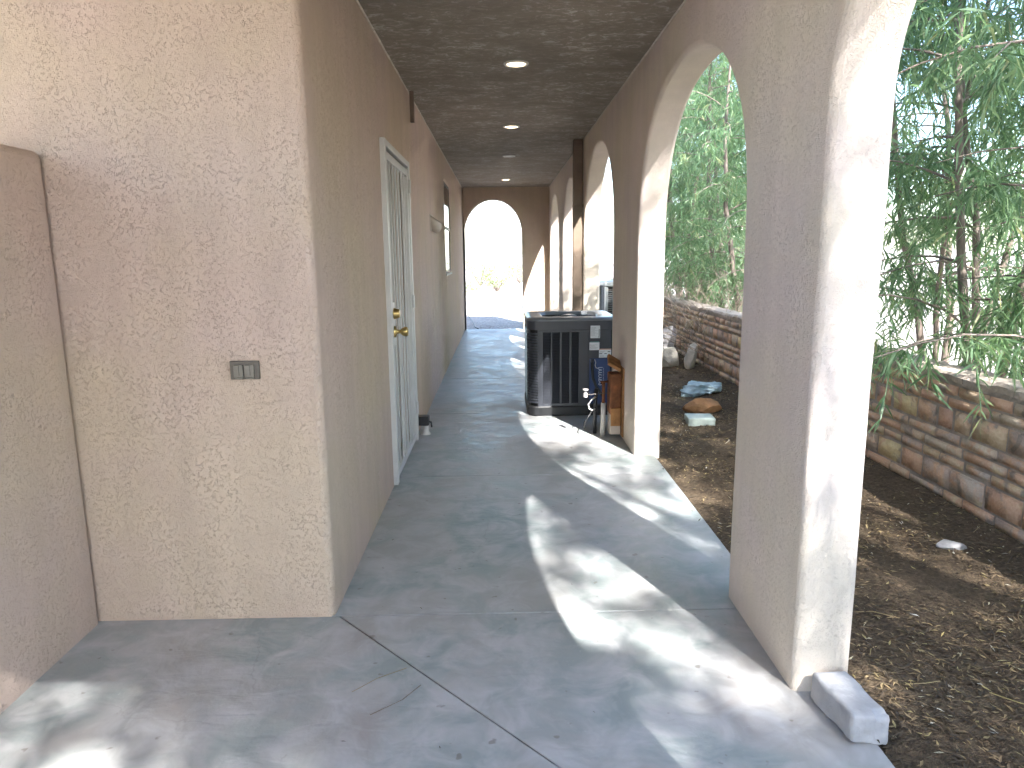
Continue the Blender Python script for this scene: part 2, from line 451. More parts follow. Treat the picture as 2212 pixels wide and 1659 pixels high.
for k_, pts in enumerate(panels):
    MB().prism(shrink(pts, 0.0025 if k_ < 2 else 0.0020), -0.14, 0.0).build('slab', 'concrete', walk, bevel=0.002, seg=1)
MB().box(-3.39, SE - 0.02, -3.98, YE + 0.17, -0.15, -0.05).build('slab_bedding', 'soil', walk)

# ------------------------------------------------------------------ house
house = thing('house', 'tan stucco house wall with doorway, window and covered side walk', 'house', (0, 0, 0))
DY0, DY1, DZ1 = 4.235, 5.29, 2.045   # door opening
WY0, WY1, WZ0, WZ1 = 9.0, 10.0, 1.165, 2.31
def house_wall():
    mb = MB()
    Ys = [YF, DY0, DY1, WY0, WY1, YE + 0.18]; Zs = [-0.06, WZ0, DZ1, WZ1, 3.05]
    x = XL; d = 0.11
    for i in range(5):
        for j in range(4):
            if (i == 1 and j < 2) or (i == 3 and j in (1, 2)): continue
            mb.add([(x, Ys[i], Zs[j]), (x, Ys[i + 1], Zs[j]), (x, Ys[i + 1], Zs[j + 1]), (x, Ys[i], Zs[j + 1])], [(0, 1, 2, 3)])
    def reveal(y0, y1, zs, ysplit=None):
        for a, b in zip(zs[:-1], zs[1:]):
            mb.add([(x, y0, a), (x, y0, b), (x - d, y0, b), (x - d, y0, a)], [(0, 1, 2, 3)])
            mb.add([(x, y1, a), (x - d, y1, a), (x - d, y1, b), (x, y1, b)], [(0, 1, 2, 3)])
        mb.add([(x, y0, zs[-1]), (x, y1, zs[-1]), (x - d, y1, zs[-1]), (x - d, y0, zs[-1])], [(0, 1, 2, 3)])
        mb.add([(x, y0, zs[0]), (x - d, y0, zs[0]), (x - d, y1, zs[0]), (x, y1, zs[0])], [(0, 1, 2, 3)])
        for a, b in zip(zs[:-1], zs[1:]):
            mb.add([(x - d, y0, a), (x - d, y0, b), (x - d, y1, b), (x - d, y1, a)], [(0, 1, 2, 3)])
    reveal(DY0, DY1, [Zs[0], Zs[1], Zs[2]]); reveal(WY0, WY1, [Zs[1], Zs[2], Zs[3]])
    # front face, back, left
    for j in range(4):
        mb.add([(-6, YF, Zs[j]), (x, YF, Zs[j]), (x, YF, Zs[j + 1]), (-6, YF, Zs[j + 1])], [(0, 1, 2, 3)])
        mb.add([(-6, YE + 0.18, Zs[j]), (-6, YE + 0.18, Zs[j + 1]), (x, YE + 0.18, Zs[j + 1]), (x, YE + 0.18, Zs[j])], [(0, 1, 2, 3)])
        mb.add([(-6, YF, Zs[j]), (-6, YF, Zs[j + 1]), (-6, YE + 0.18, Zs[j + 1]), (-6, YE + 0.18, Zs[j])], [(0, 1, 2, 3)])
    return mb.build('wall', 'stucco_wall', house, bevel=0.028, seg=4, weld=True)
house_wall()
# roof with the corridor ceiling and the higher porch ceiling
mb = MB(); mb.box(XL + 0.002, XO - 0.002, 2.80, YE + 0.178, ZC, 3.04)
mb.build('ceiling', 'stucco_ceiling', house)
MB().box(-3.4, XO - 0.002, -0.60, 2.598, 2.92, 3.06).build('ceiling', 'stucco_ceiling', house)
MB().box(XL + 0.003, XO - 0.002, 2.5985, 2.7985, 2.60, 3.04).build('ceiling', 'stucco_ceiling', house)
MB().prism([(-3.45, -0.70), (XO + 0.03, -0.70), (XO + 0.03, YE + 0.22), (-6.05, YE + 0.22), (-6.05, YF - 0.06), (-3.45, YF - 0.06)], 3.062, 3.15).build('roof', 'trim_tan', house)
# pale hairline bead along the ceiling joints
for xx, s in ((XL, 1), (XR, -1)):
    m = MB(); random.seed(3)
    pts = [(xx + s * 0.004, 2.82 + 10.5 * i / 90, ZC - 0.003 + random.uniform(-0.002, 0.002)) for i in range(91)]
    m.tube(pts, [random.uniform(0.003, 0.008) for _ in pts], 5)
    m.build('ceiling_bead', 'caulk', house)

# ------------------------------------------------------------------ arch walls
def sup(u, n): return max(0.0, 1 - abs(u) ** n) ** (1 / n)
def arch_wall(name, mat, s0, s1, arches, top, t0, t1, axis='Y', bottom=-0.08, nseg=36, jitter=0.006, seed=1.0):
    """arches: (a, b, spring, apex, exponent); wall runs s0..s1 along axis, thickness t0..t1 on the other"""
    prof = []                      # bottom outline (s, z) from s0 to s1
    prof.append((s0, bottom))
    for a, b, sp, ap, n in arches:
        c, h = (a + b) / 2, (b - a) / 2
        prof.append((a, bottom))
        k = 9
        for i in range(1, k): prof.append((a, bottom + (sp - bottom) * i / k))
        for i in range(nseg + 1):
            th = math.pi * i / nseg
            u = -math.cos(th); uu = math.copysign(abs(u) ** (2 / n), u); ww = abs(math.sin(th)) ** (2 / n)
            prof.append((c + h * uu, sp + (ap - sp) * ww))
        for i in range(k - 1, 0, -1): prof.append((b, bottom + (sp - bottom) * i / k))
        prof.append((b, bottom))
    prof.append((s1, bottom))
    out = []
    for i, (s, z) in enumerate(prof):
        if z > bottom + 0.01 and i not in (0, len(prof) - 1):
            q = noise.noise_vector(Vector((s * 1.9 + seed, z * 1.9, seed)))
            s += q.x * jitter * 1.6; z += q.y * jitter
        out.append((s, z))
    prof = out + [(s1, top), (s0, top)]
    n = len(prof)
    bm = bmesh.new()
    P = (lambda s, t, z: (t, s, z)) if axis == 'Y' else (lambda s, t, z: (s, t, z))
    va = [bm.verts.new(P(s, t0, z)) for s, z in prof]; vb = [bm.verts.new(P(s, t1, z)) for s, z in prof]
    bm.faces.new(va); bm.faces.new(list(reversed(vb)))
    for i in range(n):
        j = (i + 1) % n
        bm.faces.new((va[j], va[i], vb[i], vb[j]))
    bmesh.ops.recalc_face_normals(bm, faces=bm.faces)
    me = bpy.data.meshes.new(name); bm.to_mesh(me); bm.free(); me.materials.append(MATS[mat])
    return link(name, me, None, 0.022, 3)
ARC = [(0.16, 2.058, 1.80, 2.42, 2.1), (2.725, 4.80, 1.47, 2.355, 2.3), (5.86, 7.93, 1.47, 2.40, 2.25),
       (8.62, 10.56, 1.47, 2.36, 2.25), (11.22, 13.12, 1.47, 2.36, 2.25)]
arc = arch_wall('arcade_wall', 'stucco', -0.60, YE - 0.0015, ARC, 3.055, XR, XO, 'Y')
tag(arc, 'tan stucco arcade wall with a row of arches along the right of the walk', 'arcade')
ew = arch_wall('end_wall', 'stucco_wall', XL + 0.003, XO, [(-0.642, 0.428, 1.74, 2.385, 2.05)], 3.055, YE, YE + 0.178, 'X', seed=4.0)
tag(ew, 'shaded end wall with the far arch opening onto the bright yard', 'wall')
rw = arch_wall('entry_wall', 'stucco', -2.05, XR - 0.002, [(-1.86, 0.60, 1.75, 2.70, 2.8)], 2.915, -0.60, -0.42, 'X', seed=7.0)
tag(rw, 'stucco entry wall with an arch behind the camera', 'wall')
pw = MB().box(XP - 0.18, XP, -0.415, YF - 0.002, -0.06, ZP)
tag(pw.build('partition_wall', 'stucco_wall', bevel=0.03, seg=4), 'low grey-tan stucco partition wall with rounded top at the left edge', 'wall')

# ------------------------------------------------------------------ security door (part of the house)
door = MB()
fw = 0.052; x0, x1 = XL - 0.035, XL + 0.030
door.box(x0, x1, DY0 - 0.035, DY0 + 0.018, 0.006, DZ1 + 0.015)
door.box(x0, x1, DY1 - 0.018, DY1 + 0.035, 0.006, DZ1 + 0.015)
door.box(x0, x1 - 0.001, DY0 + 0.018, DY1 - 0.018, DZ1 - 0.025, DZ1 + 0.014)
dr = door.build('security_door', 'white_metal', house, bevel=0.004)
lx0, lx1 = XL - 0.004, XL + 0.022
lf = MB()
ly0, ly1, lz0, lz1 = DY0 + 0.030, DY1 - 0.030, 0.028, DZ1 - 0.045
lf.box(lx0, lx1, ly0, ly0 + 0.045, lz0, lz1); lf.box(lx0, lx1, ly1 - 0.045, ly1, lz0, lz1)
lf.box(lx0, lx1 - 0.001, ly0 + 0.045, ly1 - 0.045, lz0, lz0 + 0.05); lf.box(lx0, lx1 - 0.001, ly0 + 0.045, ly1 - 0.045, lz1 - 0.045, lz1)
lf.build('leaf_frame', 'white_metal', dr, bevel=0.003)
nb = 6
for i in range(nb):
    y = ly0 + 0.045 + (ly1 - ly0 - 0.09) * (i + 1) / (nb + 1)
    w = 0.026 if i in (2, 3) else 0.016
    m = MB()
    if i in (0, 2, 3, 5): m.box(lx1 - 0.016, lx1 - 0.005, y - w / 2, y + w / 2, lz0 + 0.051, lz1 - 0.046)
    else:
        pts = []
        for k in range(15):
            t = k / 14
            pts.append((XL + 0.013, y + 0.022 * math.sin(t * 2 * math.pi + (0 if i % 2 else math.pi)), lz0 + 0.051 + (lz1 - lz0 - 0.097) * t))
        m.tube(pts, 0.0075, 6)
    m.build('bar', 'white_metal', dr)
pk = MB().box(lx0 - 0.002, lx1 + 0.003, ly0 - 0.012, ly0 + 0.10, 0.86, 1.12); pk.build('lock_plate', 'white_metal', dr, bevel=0.003)
MB().lathe([(0.034, 0), (0.034, 0.006), (0.026, 0.03), (0.024, 0.036), (0, 0.036)], (lx1 + 0.003, ly0 + 0.052, 1.055), (1, 0, 0)).build('deadbolt', 'brass', dr, smooth=True)
MB().lathe([(0.036, 0), (0.034, 0.008), (0.014, 0.014), (0.012, 0.035), (0.022, 0.045), (0.030, 0.062), (0.028, 0.078), (0.015, 0.084), (0, 0.084)], (lx1 + 0.003, ly0 + 0.052, 0.945), (1, 0, 0)).build('door_knob', 'brass', dr, smooth=True)
for z in (0.22, 1.02, 1.84):
    h = MB()
    for k in range(3): h.lathe([(0.0, 0), (0.0085, 0), (0.0085, 0.030), (0, 0.030)], (x1 + 0.004, DY1 - 0.026, z + k * 0.032), (0, 0, 1), 10)
    h.build('hinge', 'white_metal', dr)
ind = MB().box(XL - 0.108, XL - 0.092, DY0 + 0.006, DY1 - 0.006, 0.006, DZ1 - 0.004)
idr = ind.build('inner_door', 'door_paint', house)
for yy in (DY0 + 0.12, DY0 + 0.57):
    for za, zb in ((0.15, 0.75), (0.92, 1.88)):
        m = MB()
        for a in ((yy, yy + 0.36, za, za + 0.03), (yy, yy + 0.36, zb - 0.03, zb), (yy, yy + 0.03, za + 0.03, zb - 0.03), (yy + 0.33, yy + 0.36, za + 0.03, zb - 0.03)):
            m.box(XL - 0.0925, XL - 0.082, *a)
        m.build('door_moulding', 'door_paint', idr, bevel=0.003)
# window
wi = MB(); wx0, wx1 = XL - 0.040, XL - 0.010
wi.box(wx0, wx1, WY0 + 0.004, WY0 + 0.045, WZ0 + 0.004, WZ1 - 0.004); wi.box(wx0, wx1, WY1 - 0.045, WY1 - 0.004, WZ0 + 0.004, WZ1 - 0.004)
wi.box(wx0, wx1 - 0.001, WY0 + 0.045, WY1 - 0.045, WZ0 + 0.004, WZ0 + 0.04); wi.box(wx0, wx1 - 0.001, WY0 + 0.045, WY1 - 0.045, WZ1 - 0.04, WZ1 - 0.004)
wi.box(wx0, wx1 + 0.004, WY0 + 0.045, WY1 - 0.045, 1.725, 1.76)
wn_ = wi.build('window', 'window_frame', house)
MB().box(wx0 + 0.020, wx0 + 0.025, WY0 + 0.045, WY1 - 0.045, WZ0 + 0.04, 1.725).build('pane', 'window_glass', wn_)
MB().box(wx0 + 0.022, wx0 + 0.027, WY0 + 0.045, WY1 - 0.045, 1.76, WZ1 - 0.04).build('pane', 'window_glass', wn_)
MB().box(XL - 0.0095, XL + 0.010, WY0 - 0.01, WY1 + 0.01, WZ0 - 0.022, WZ0 + 0.003).build('sill', 'window_white', wn_, bevel=0.004)

# ------------------------------------------------------------------ ceiling lights
def downlight(loc, lit, label):
    t = thing('recessed_light', label, 'ceiling light', loc, 'recessed lights in the corridor ceiling')
    MB().lathe([(0.060, -0.004), (0.063, -0.010), (0.078, -0.008), (0.082, -0.002), (0.082, 0.0)], (0, 0, 0), (0, 0, 1), 32).build('trim', 'light_trim', t, smooth=True)
    if lit:
        MB().lathe([(0.0, -0.005), (0.035, -0.0055), (0.0595, -0.004)], (0, 0, 0), (0, 0, 1), 32).build('lens', 'lamp_lens', t, smooth=True)
    else:
        MB().lathe([(0.0, -0.004), (0.0595, -0.003)], (0, 0, 0), (0, 0, 1), 32).build('lens', 'lamp_off', t, smooth=True)
downlight((0.126, 4.86, ZC), True, 'lit round ceiling light nearest the camera')
downlight((0.132, 7.14, ZC), True, 'lit round ceiling light, second from the camera')
downlight((0.138, 9.22, ZC), False, 'unlit round ceiling light between two lit ones')
downlight((0.122, 12.05, ZC), True, 'small lit ceiling light farthest off, just before the end arch')

# ------------------------------------------------------------------ outlet cover on the front wall
oc = thing('outlet_cover', 'grey double-flap weatherproof outlet cover on the front stucco wall', 'outlet', (-0.943, YF, 0.9915))
MB().box(-0.053, 0.053, -0.014, 0.0, -0.034, 0.034).build('back_plate', 'outlet_grey', oc, bevel=0.002)
for xx in (-0.020, 0.020):
    fl = MB().box(xx - 0.0175, xx + 0.0175, -0.024, -0.0145, -0.025, 0.022).build('flap', 'outlet_light', oc, bevel=0.002)
    MB().box(xx - 0.0155, xx + 0.004, -0.028, -0.0242, -0.018, 0.020).build('raised_rib', 'outlet_light', fl, bevel=0.0012)
    MB().box(xx - 0.014, xx + 0.014, -0.020, -0.0145, -0.033, -0.0265).build('hinge', 'outlet_light', fl, bevel=0.001)

# ------------------------------------------------------------------ wall sconce
sc = thing('wall_sconce', 'half-bowl plaster sconce on the corridor wall before the window', 'wall lamp', (XL, 7.20, 1.72))
m = MB(); nu, nv = 16, 8
for inner in (0, 1):
    k = 1 - 0.08 * inner
    for j in range(nv + 1):
        ph = math.pi / 2 * j / nv
        for i in range(nu + 1):
            th = math.pi * i / nu
            rr = math.cos(ph)
            out = 0.105 * math.sin(th) * rr * k
            m.v.append((out, -0.15 * math.cos(th) * rr * k, 0.07 - out * 0.75 - 0.15 * math.sin(ph) * k))
for b in (0, (nv + 1) * (nu + 1)):
    for j in range(nv):
        for i in range(nu):
            a = b + j * (nu + 1) + i; m.f.append((a, a + 1, a + nu + 2, a + nu + 1))
for i in range(nu): m.f.append((i, i + 1, (nv + 1) * (nu + 1) + i + 1, (nv + 1) * (nu + 1) + i))
m.build('shade', 'sconce_plaster', sc, smooth=True, fix=False)
MB().box(0.0005, 0.008, -0.155, 0.155, -0.085, 0.075).build('back_plate', 'sconce_plaster', sc, bevel=0.002)

# ------------------------------------------------------------------ downspout and vent stub
ds = thing('downspout', 'brown rectangular downspout against the third arcade pier', 'downspout', (0.865, 7.99, 0))
MB().box(-0.052, 0.052, -0.04, 0.04, 0.0, ZC - 0.001).build('pipe', 'brown_metal', ds, bevel=0.006)
for z in (0.7, 1.9):
    MB().box(-0.055, 0.060, -0.043, 0.043, z, z + 0.03).build('strap', 'brown_metal', ds, bevel=0.003)
vp = MB().box(-0.016, 0.016, -0.016, 0.016, -0.225, -0.001)
o = vp.build('vent_stub', 'brown_metal', bevel=0.005); o.location = (-0.640, 5.62, ZC)
tag(o, 'short brown box stub hanging from the ceiling above the door', 'vent')

# ------------------------------------------------------------------ cleanout by the door
co = thing('pipe_cleanout', 'white pipe stub with black cap on the floor beside the security door', 'pipe', (-0.605, 5.50, 0))
MB().lathe([(0.040, 0.0), (0.034, 0.012), (0.026, 0.02), (0.026, 0.075), (0, 0.075)], (0, 0, 0), (0, 0, 1), 16).build('pipe', 'pvc', co, smooth=True)
MB().box(-0.058, 0.030, -0.042, 0.042, 0.0755, 0.150).build('cap', 'black_plastic', co, bevel=0.008)
MB().tube([(0.0, 0.0, 0.11), (0.045, -0.02, 0.10), (0.05, -0.03, 0.06)], 0.008, 8).build('spout', 'black_plastic', co)

# ------------------------------------------------------------------ air conditioner
def rrect(x0, x1, y0, y1, r, seg=6):
    pts = []
    for cx, cy_, a0 in ((x1 - r, y1 - r, 0), (x0 + r, y1 - r, 90), (x0 + r, y0 + r, 180), (x1 - r, y0 + r, 270)):
        for i in range(seg + 1):
            a = R(a0 + 90 * i / seg); pts.append((cx + r * math.cos(a), cy_ + r * math.sin(a)))
    return pts
def loft(rings):
    m = MB(); n = len(rings[0][0])
    for pts, z in rings: m.v += [(x, y, z) for x, y in pts]
    for k in range(len(rings) - 1):
        for i in range(n):
            j = (i + 1) % n; m.f.append((k * n + i, k * n + j, (k + 1) * n + j, (k + 1) * n + i))
    return m
AX0, AX1, AY0, AY1 = 0.232, 1.02, 6.07, 6.86
ac = thing('air_conditioner', 'dark grey air conditioner with louvred sides standing on the walk by an arch', 'air conditioner', (0, 0, 0))
b = loft([(rrect(AX0 + .006, AX1 - .006, AY0 + .006, AY1 - .006, .085), 0.0), (rrect(AX0 - .004, AX1 + .004, AY0 - .004, AY1 + .004, .09), 0.012), (rrect(AX0 - .004, AX1 + .004, AY0 - .004, AY1 + .004, .09), 0.075), (rrect(AX0 + .004, AX1 - .004, AY0 + .004, AY1 - .004, .088), 0.088), (rrect(AX0 + .03, AX1 - .03, AY0 + .03, AY1 - .03, .07), 0.0882)])
b.build('base_pan', 'ac_base', ac, smooth=False)
c_ = loft([(rrect(AX0 + .028, AX1 - .028, AY0 + .028, AY1 - .028, .075), 0.085), (rrect(AX0 + .028, AX1 - .028, AY0 + .028, AY1 - .028, .075), 0.75)])
c_.build('coil', 'ac_coil', ac)
ZL0, ZL1 = 0.112, 0.735
# frame pieces of the louvred front
fr = MB()
fr.box(0.325, 0.765, AY0 + .002, AY0 + .02, 0.089, ZL0); fr.box(0.325, 0.765, AY0 + .002, AY0 + .02, ZL1, 0.757)
for a, b_ in ((0.338, 0.365), (0.433, 0.446), (0.511, 0.528), (0.593, 0.612), (0.675, 0.757)):
    fr.box(a, b_, AY0 + (.000 if b_ - a > .02 else .003), AY0 + .02, ZL0, ZL1)
fr.build('louvre_frame', 'ac_metal', ac, bevel=0.002)
NS = 46
def slat_front(mb, xa, xb):
    for i in range(NS):
        z = ZL0 + (ZL1 - ZL0) * (i + 0.5) / NS
        mb.add([(xa, AY0 + .004, z - .0042), (xb, AY0 + .004, z - .0042), (xb, AY0 + .018, z + .0052), (xa, AY0 + .018, z + .0052),
                (xa, AY0 + .004, z - .0027), (xb, AY0 + .004, z - .0027), (xb, AY0 + .018, z + .0067), (xa, AY0 + .018, z + .0067)],
               [(3, 2, 1, 0), (4, 5, 6, 7), (0, 1, 5, 4), (2, 3, 7, 6)])
for xa, xb in ((0.365, 0.433), (0.446, 0.511), (0.528, 0.593), (0.612, 0.675)):
    m = MB(); slat_front(m, xa, xb); tag(m.build('louvre_slats', 'ac_metal', ac, fix=False), kind='stuff')
# rounded left front corner: solid bands with slots between, and the left flank
m = MB(); NC = 26
def arcp(r):
    return [(AX0 + .09 + r * math.cos(R(a)), AY0 + .09 + r * math.sin(R(a))) for a in [180 + 90 * i / 8 for i in range(9)]]
for i in range(NC):
    z = ZL0 + (ZL1 - ZL0) * (i + 0.5) / NC; hh = (ZL1 - ZL0) / NC * 0.30
    o1, o2 = arcp(.092), arcp(.080)
    base = len(m.v); k = 9
    for pts, zz in ((o1, z - hh), (o1, z + hh), (o2, z + hh), (o2, z - hh)): m.v += [(x, y, zz) for x, y in pts]
    for rr in range(4):
        for q in range(k - 1):
            m.f.append((base + rr * k + q, base + rr * k + q + 1, base + ((rr + 1) % 4) * k + q + 1, base + ((rr + 1) % 4) * k + q))
tag(m.build('corner_louvres', 'ac_metal', ac), kind='stuff')
m = MB()
for i in range(NS):
    z = ZL0 + (ZL1 - ZL0) * (i + 0.5) / NS
    m.add([(AX0 - .002, AY0 + .09, z - .0045), (AX0 - .002, AY1 - .09, z - .0045), (AX0 + .018, AY1 - .09, z + .005), (AX0 + .018, AY0 + .09, z + .005)], [(0, 1, 2, 3)])
tag(m.build('louvre_slats', 'ac_metal', ac, fix=False), kind='stuff')
cp = MB()
cp.box(0.322, 0.338, AY0 + .001, AY0 + .02, 0.089, 0.757)
cp.build('corner_post', 'ac_metal', ac)
for ya in (AY0 + .09, AY1 - .115): MB().box(AX0, AX0 + .02, ya, ya + .025, 0.089, 0.757).build('corner_post', 'ac_metal', ac)
# service panel
sp = MB().box(0.757, AX1 - .07, AY0 + .003, AY0 + .022, 0.089, 0.757).build('service_panel', 'ac_metal', ac, bevel=0.003)
MB().box(0.768, AX1 - .075, AY0 - .004, AY0 + .0025, 0.105, 0.505).build('blue_cover', 'ac_blue', sp, bevel=0.004)
def label(name, xa, xb, za, zb, extra):
    L = MB().box(xa, xb, AY0 - .0015, AY0 + .0028, za, zb).build(name, 'label_white', sp)
    return L
label('sticker', 0.775, 0.857, 0.682, 0.790, None); label('sticker', 0.767, 0.853, 0.578, 0.645, None)
label('sticker', 0.850, 0.955, 0.512, 0.580, None)
pr = MB()
pr.box(0.846, 0.852, AY0 - .0022, AY0 - .0016, 0.700, 0.760); pr.box(0.842, 0.852, AY0 - .0022, AY0 - .0016, 0.688, 0.696)
random.seed(9)
for z in [0.772 - 0.009 * k for k in range(9)]: pr.box(0.780, 0.780 + random.uniform(.03, .06), AY0 - .0019, AY0 - .0016, z, z + .0018)
for z in [0.622 - 0.008 * k for k in range(5)]: pr.box(0.772, 0.772 + random.uniform(.04, .075), AY0 - .0019, AY0 - .0016, z, z + .0018)
for xa, xb, z in ((.853, .878, .543), (.896, .918, .543), (.925, .948, .560), (.925, .948, .530)): pr.box(xa, xb, AY0 - .0022, AY0 - .0016, z, z + .007)
for z in (.565, .558, .528, .521): pr.box(.858, .858 + random.uniform(.03, .05), AY0 - .0019, AY0 - .0016, z, z + .0016)
tag(pr.build('label_print', 'label_print', sp), kind='stuff')
MB().box(.850, .955, AY0 - .0024, AY0 - .0016, .580, .589).build('label_stripe', 'label_red', sp)
MB().box(.771, .850, AY0 - .0024, AY0 - .0016, .645, .653).build('label_stripe', 'label_teal', sp)
# white script lettering that runs down the blue cover
m = MB(); pts = []
for k in range(150):
    t = k / 149
    amp = 0.013 * (1 + 0.8 * math.exp(-((t - 0.03) / 0.05) ** 2))
    pts.append((0.862 + amp * math.cos(t * 2 * math.pi * 7.2 + 0.7 * math.sin(t * 19)), AY0 - .0060, 0.425 - 0.155 * t + 0.006 * math.sin(t * 2 * math.pi * 7.2)))
m.tube(pts, 0.0026, 4); m.build('script_lettering', 'script_white', sp)
m = MB()
for k in range(11): m.box(0.888, 0.8915, AY0 - .0052, AY0 - .0042, 0.415 - k * 0.013, 0.422 - k * 0.013)
m.build('small_lettering', 'script_white', sp)
m = MB().tube([(0.790, AY0 - .022, 0.485), (0.790, AY0 - .032, 0.42), (0.795, AY0 - .035, 0.34), (0.82, AY0 - .05, 0.27), (0.85, AY0 - .07, 0.225), (0.87, AY0 - .15, 0.20)], 0.013, 10)
m.build('conduit', 'black_plastic', ac, smooth=True)
MB().box(0.776, 0.804, AY0 - .036, AY0 - .0045, 0.475, 0.503).build('conduit_fitting', 'ac_metal', ac, bevel=0.004)
m = MB().tube([(0.812, AY0 - .008, 0.498), (0.822, AY0 - .012, 0.47), (0.816, AY0 - .012, 0.45), (0.824, AY0 - .012, 0.425), (0.838, AY0 - .01, 0.42)], 0.0028, 6)
m.build('wire', 'cable_white', ac)
# top cover
loft([(rrect(AX0 + .001, AX1 - .001, AY0 + .001, AY1 - .001, .09), 0.7575), (rrect(AX0, AX1, AY0, AY1, .09), 0.832)]).build('upper_band', 'ac_metal', ac, smooth=False)
q = [(0.000, 0.8325, .09), (-.006, 0.835, .095), (-.006, 0.845, .095), (.002, 0.854, .095), (.020, 0.860, .09), (.045, 0.862, .08)]
rings = [(rrect(AX0 + d, AX1 - d, AY0 + d, AY1 - d, r), z) for d, z, r in q]
cxA, cyA = (AX0 + AX1) / 2, (AY0 + AY1) / 2
def ringc(r):
    base = rrect(AX0, AX1, AY0, AY1, .09)
    return [(cxA + r * (x - cxA) / math.hypot(x - cxA, y - cyA), cyA + r * (y - cyA) / math.hypot(x - cxA, y - cyA)) for x, y in base]
rings += [(ringc(0.335), 0.861), (ringc(0.318), 0.853), (ringc(0.312), 0.80)]
loft(rings).build('top_cover', 'ac_top', ac, smooth=True, fix=True)
m = MB()
def ringt(r, z, w): m.tube([(cxA + r * math.cos(R(a)), cyA + r * math.sin(R(a)), z) for a in range(0, 361, 12)], w, 4, False)
for k in range(14): ringt(0.07 + 0.0185 * k, 0.846 - 0.00012 * k * k * 3, 0.0022)
for a in range(0, 360, 10):
    ca, sa = math.cos(R(a)), math.sin(R(a)); m.tube([(cxA + 0.06 * ca, cyA + 0.06 * sa, 0.8425), (cxA + 0.20 * ca, cyA + 0.20 * sa, 0.840), (cxA + 0.315 * ca, cyA + 0.315 * sa, 0.83)], 0.0025, 4)
tag(m.build('fan_grille', 'ac_base', ac, fix=False), kind='stuff')
MB().lathe([(0, 0.012), (0.05, 0.012), (0.07, 0.005), (0.072, -0.02)], (cxA, cyA, 0.843), (0, 0, 1), 24).build('grille_hub', 'ac_top', ac, smooth=True)
MB().lathe([(0.0, 0.0), (0.31, 0.0)], (cxA, cyA, 0.76), (0, 0, 1), 24).build('fan_deck', 'ac_coil', ac)

# second unit out in the bed
a2 = thing('air_conditioner', 'pale grey air conditioner in the bed beyond the arcade, partly hidden by the second pier', 'air conditioner', (1.90, 12.9, 0))
MB().box(-0.05, 0.90, -0.05, 0.85, -0.04, 0.06).build('pad', 'block_grey', a2, bevel=0.01)
MB().box(0.03, 0.79, 0.03, 0.75, 0.0605, 0.80).build('coil', 'ac_coil', a2)
for xa, ya in ((0, 0), (0.76, 0), (0, 0.72), (0.76, 0.72)): MB().box(xa, xa + 0.06, ya, ya + 0.06, 0.061, 0.80).build('corner_post', 'ac_grey', a2, bevel=0.008)
m = MB()
for k in range(20): m.box(0.06, 0.76, 0.012, 0.018, 0.10 + k * 0.034, 0.106 + k * 0.034)
for k in range(9): m.box(0.06 + 0.7 * k / 8 - .003, 0.06 + 0.7 * k / 8 + .003, 0.006, 0.011, 0.09, 0.78)
tag(m.build('guard_wires', 'ac_grey', a2), kind='stuff')
MB().box(-0.02, 0.84, -0.02, 0.80, 0.801, 0.90).build('top_cover', 'ac_grey', a2, bevel=0.03, seg=3)

# ------------------------------------------------------------------ rusty electrical gear on the second pier
rb = thing('disconnect_box', 'rusty electrical box fixed to the second pier beside the air conditioner', 'electrical box', (0, 0, 0))
MB().box(0.825, 0.915, 5.27, 5.42, 0.185, 0.50).build('box', 'rust', rb, bevel=0.012, seg=3)
m = MB().box(0.832, 0.908, 5.257, 5.2695, 0.10, 0.24); m.build('cover', 'rust_light', rb, bevel=0.003)
MB().box(0.829, 0.910, 5.275, 5.41, 0.03, 0.184).build('lower_box', 'trim_tan', rb, bevel=0.004)
MB().box(0.9155, 0.925, 5.22, 5.45, 0.02, 0.55).build('back_board', 'rust_light', rb, bevel=0.002)
lid = MB().box(-0.055, 0.055, -0.10, 0.10, -0.012, 0.012).build('open_lid', 'rust_light', rb, bevel=0.003)
lid.location = (0.868, 5.36, 0.575); lid.rotation_euler = (R(14), R(32), 0)
pp = thing('conduit_stub', 'cream plastic conduit standing beside the rusty box', 'pipe', (0.785, 5.36, 0))
MB().tube([(0, 0, 0), (0.002, 0, 0.13), (0.004, 0.004, 0.26)], 0.019, 12).build('pipe', 'pvc', pp, smooth=True)
MB().tube([(0.004, 0.004, 0.261), (0.004, 0.004, 0.43)], 0.012, 10).build('riser', 'rust', pp, smooth=True)
MB().tube([(0.0, 0.0, 0.40), (-0.02, 0.0, 0.425), (0.05, 0.0, 0.43)], 0.009, 8).build('elbow', 'rust', pp, smooth=True)
bp_ = thing('black_conduit', 'black conduit standing between the cream pipe and the air conditioner', 'pipe', (0.735, 5.44, 0))
MB().tube([(0, 0, 0), (0, 0, 0.22), (0.01, 0, 0.36)], 0.016, 10).build('pipe', 'black_plastic', bp_, smooth=True)
wl = thing('loose_wire', 'loose white wire loop with black tail hanging off the conduit', 'wire', (0, 0, 0))
MB().tube([(0.735, 5.40, 0.30), (0.70, 5.38, 0.285), (0.675, 5.37, 0.25), (0.68, 5.37, 0.215), (0.705, 5.38, 0.20), (0.73, 5.4, 0.205)], 0.006, 6).build('loop', 'cable_white', wl, smooth=True)
MB().tube([(0.705, 5.38, 0.20), (0.67, 5.36, 0.15), (0.645, 5.35, 0.11), (0.64, 5.35, 0.06)], [0.005, 0.005, 0.008, 0.004], 6).build('tail', 'black_plastic', wl, smooth=True)
vt = thing('hose_valve', 'small corroded valve on a thin rod sticking out from the rusty box', 'valve', (0, 0, 0))
MB().tube([(0.815, 5.33, 0.345), (0.66, 5.32, 0.335)], 0.0035, 6).build('rod', 'steel_dark', vt)
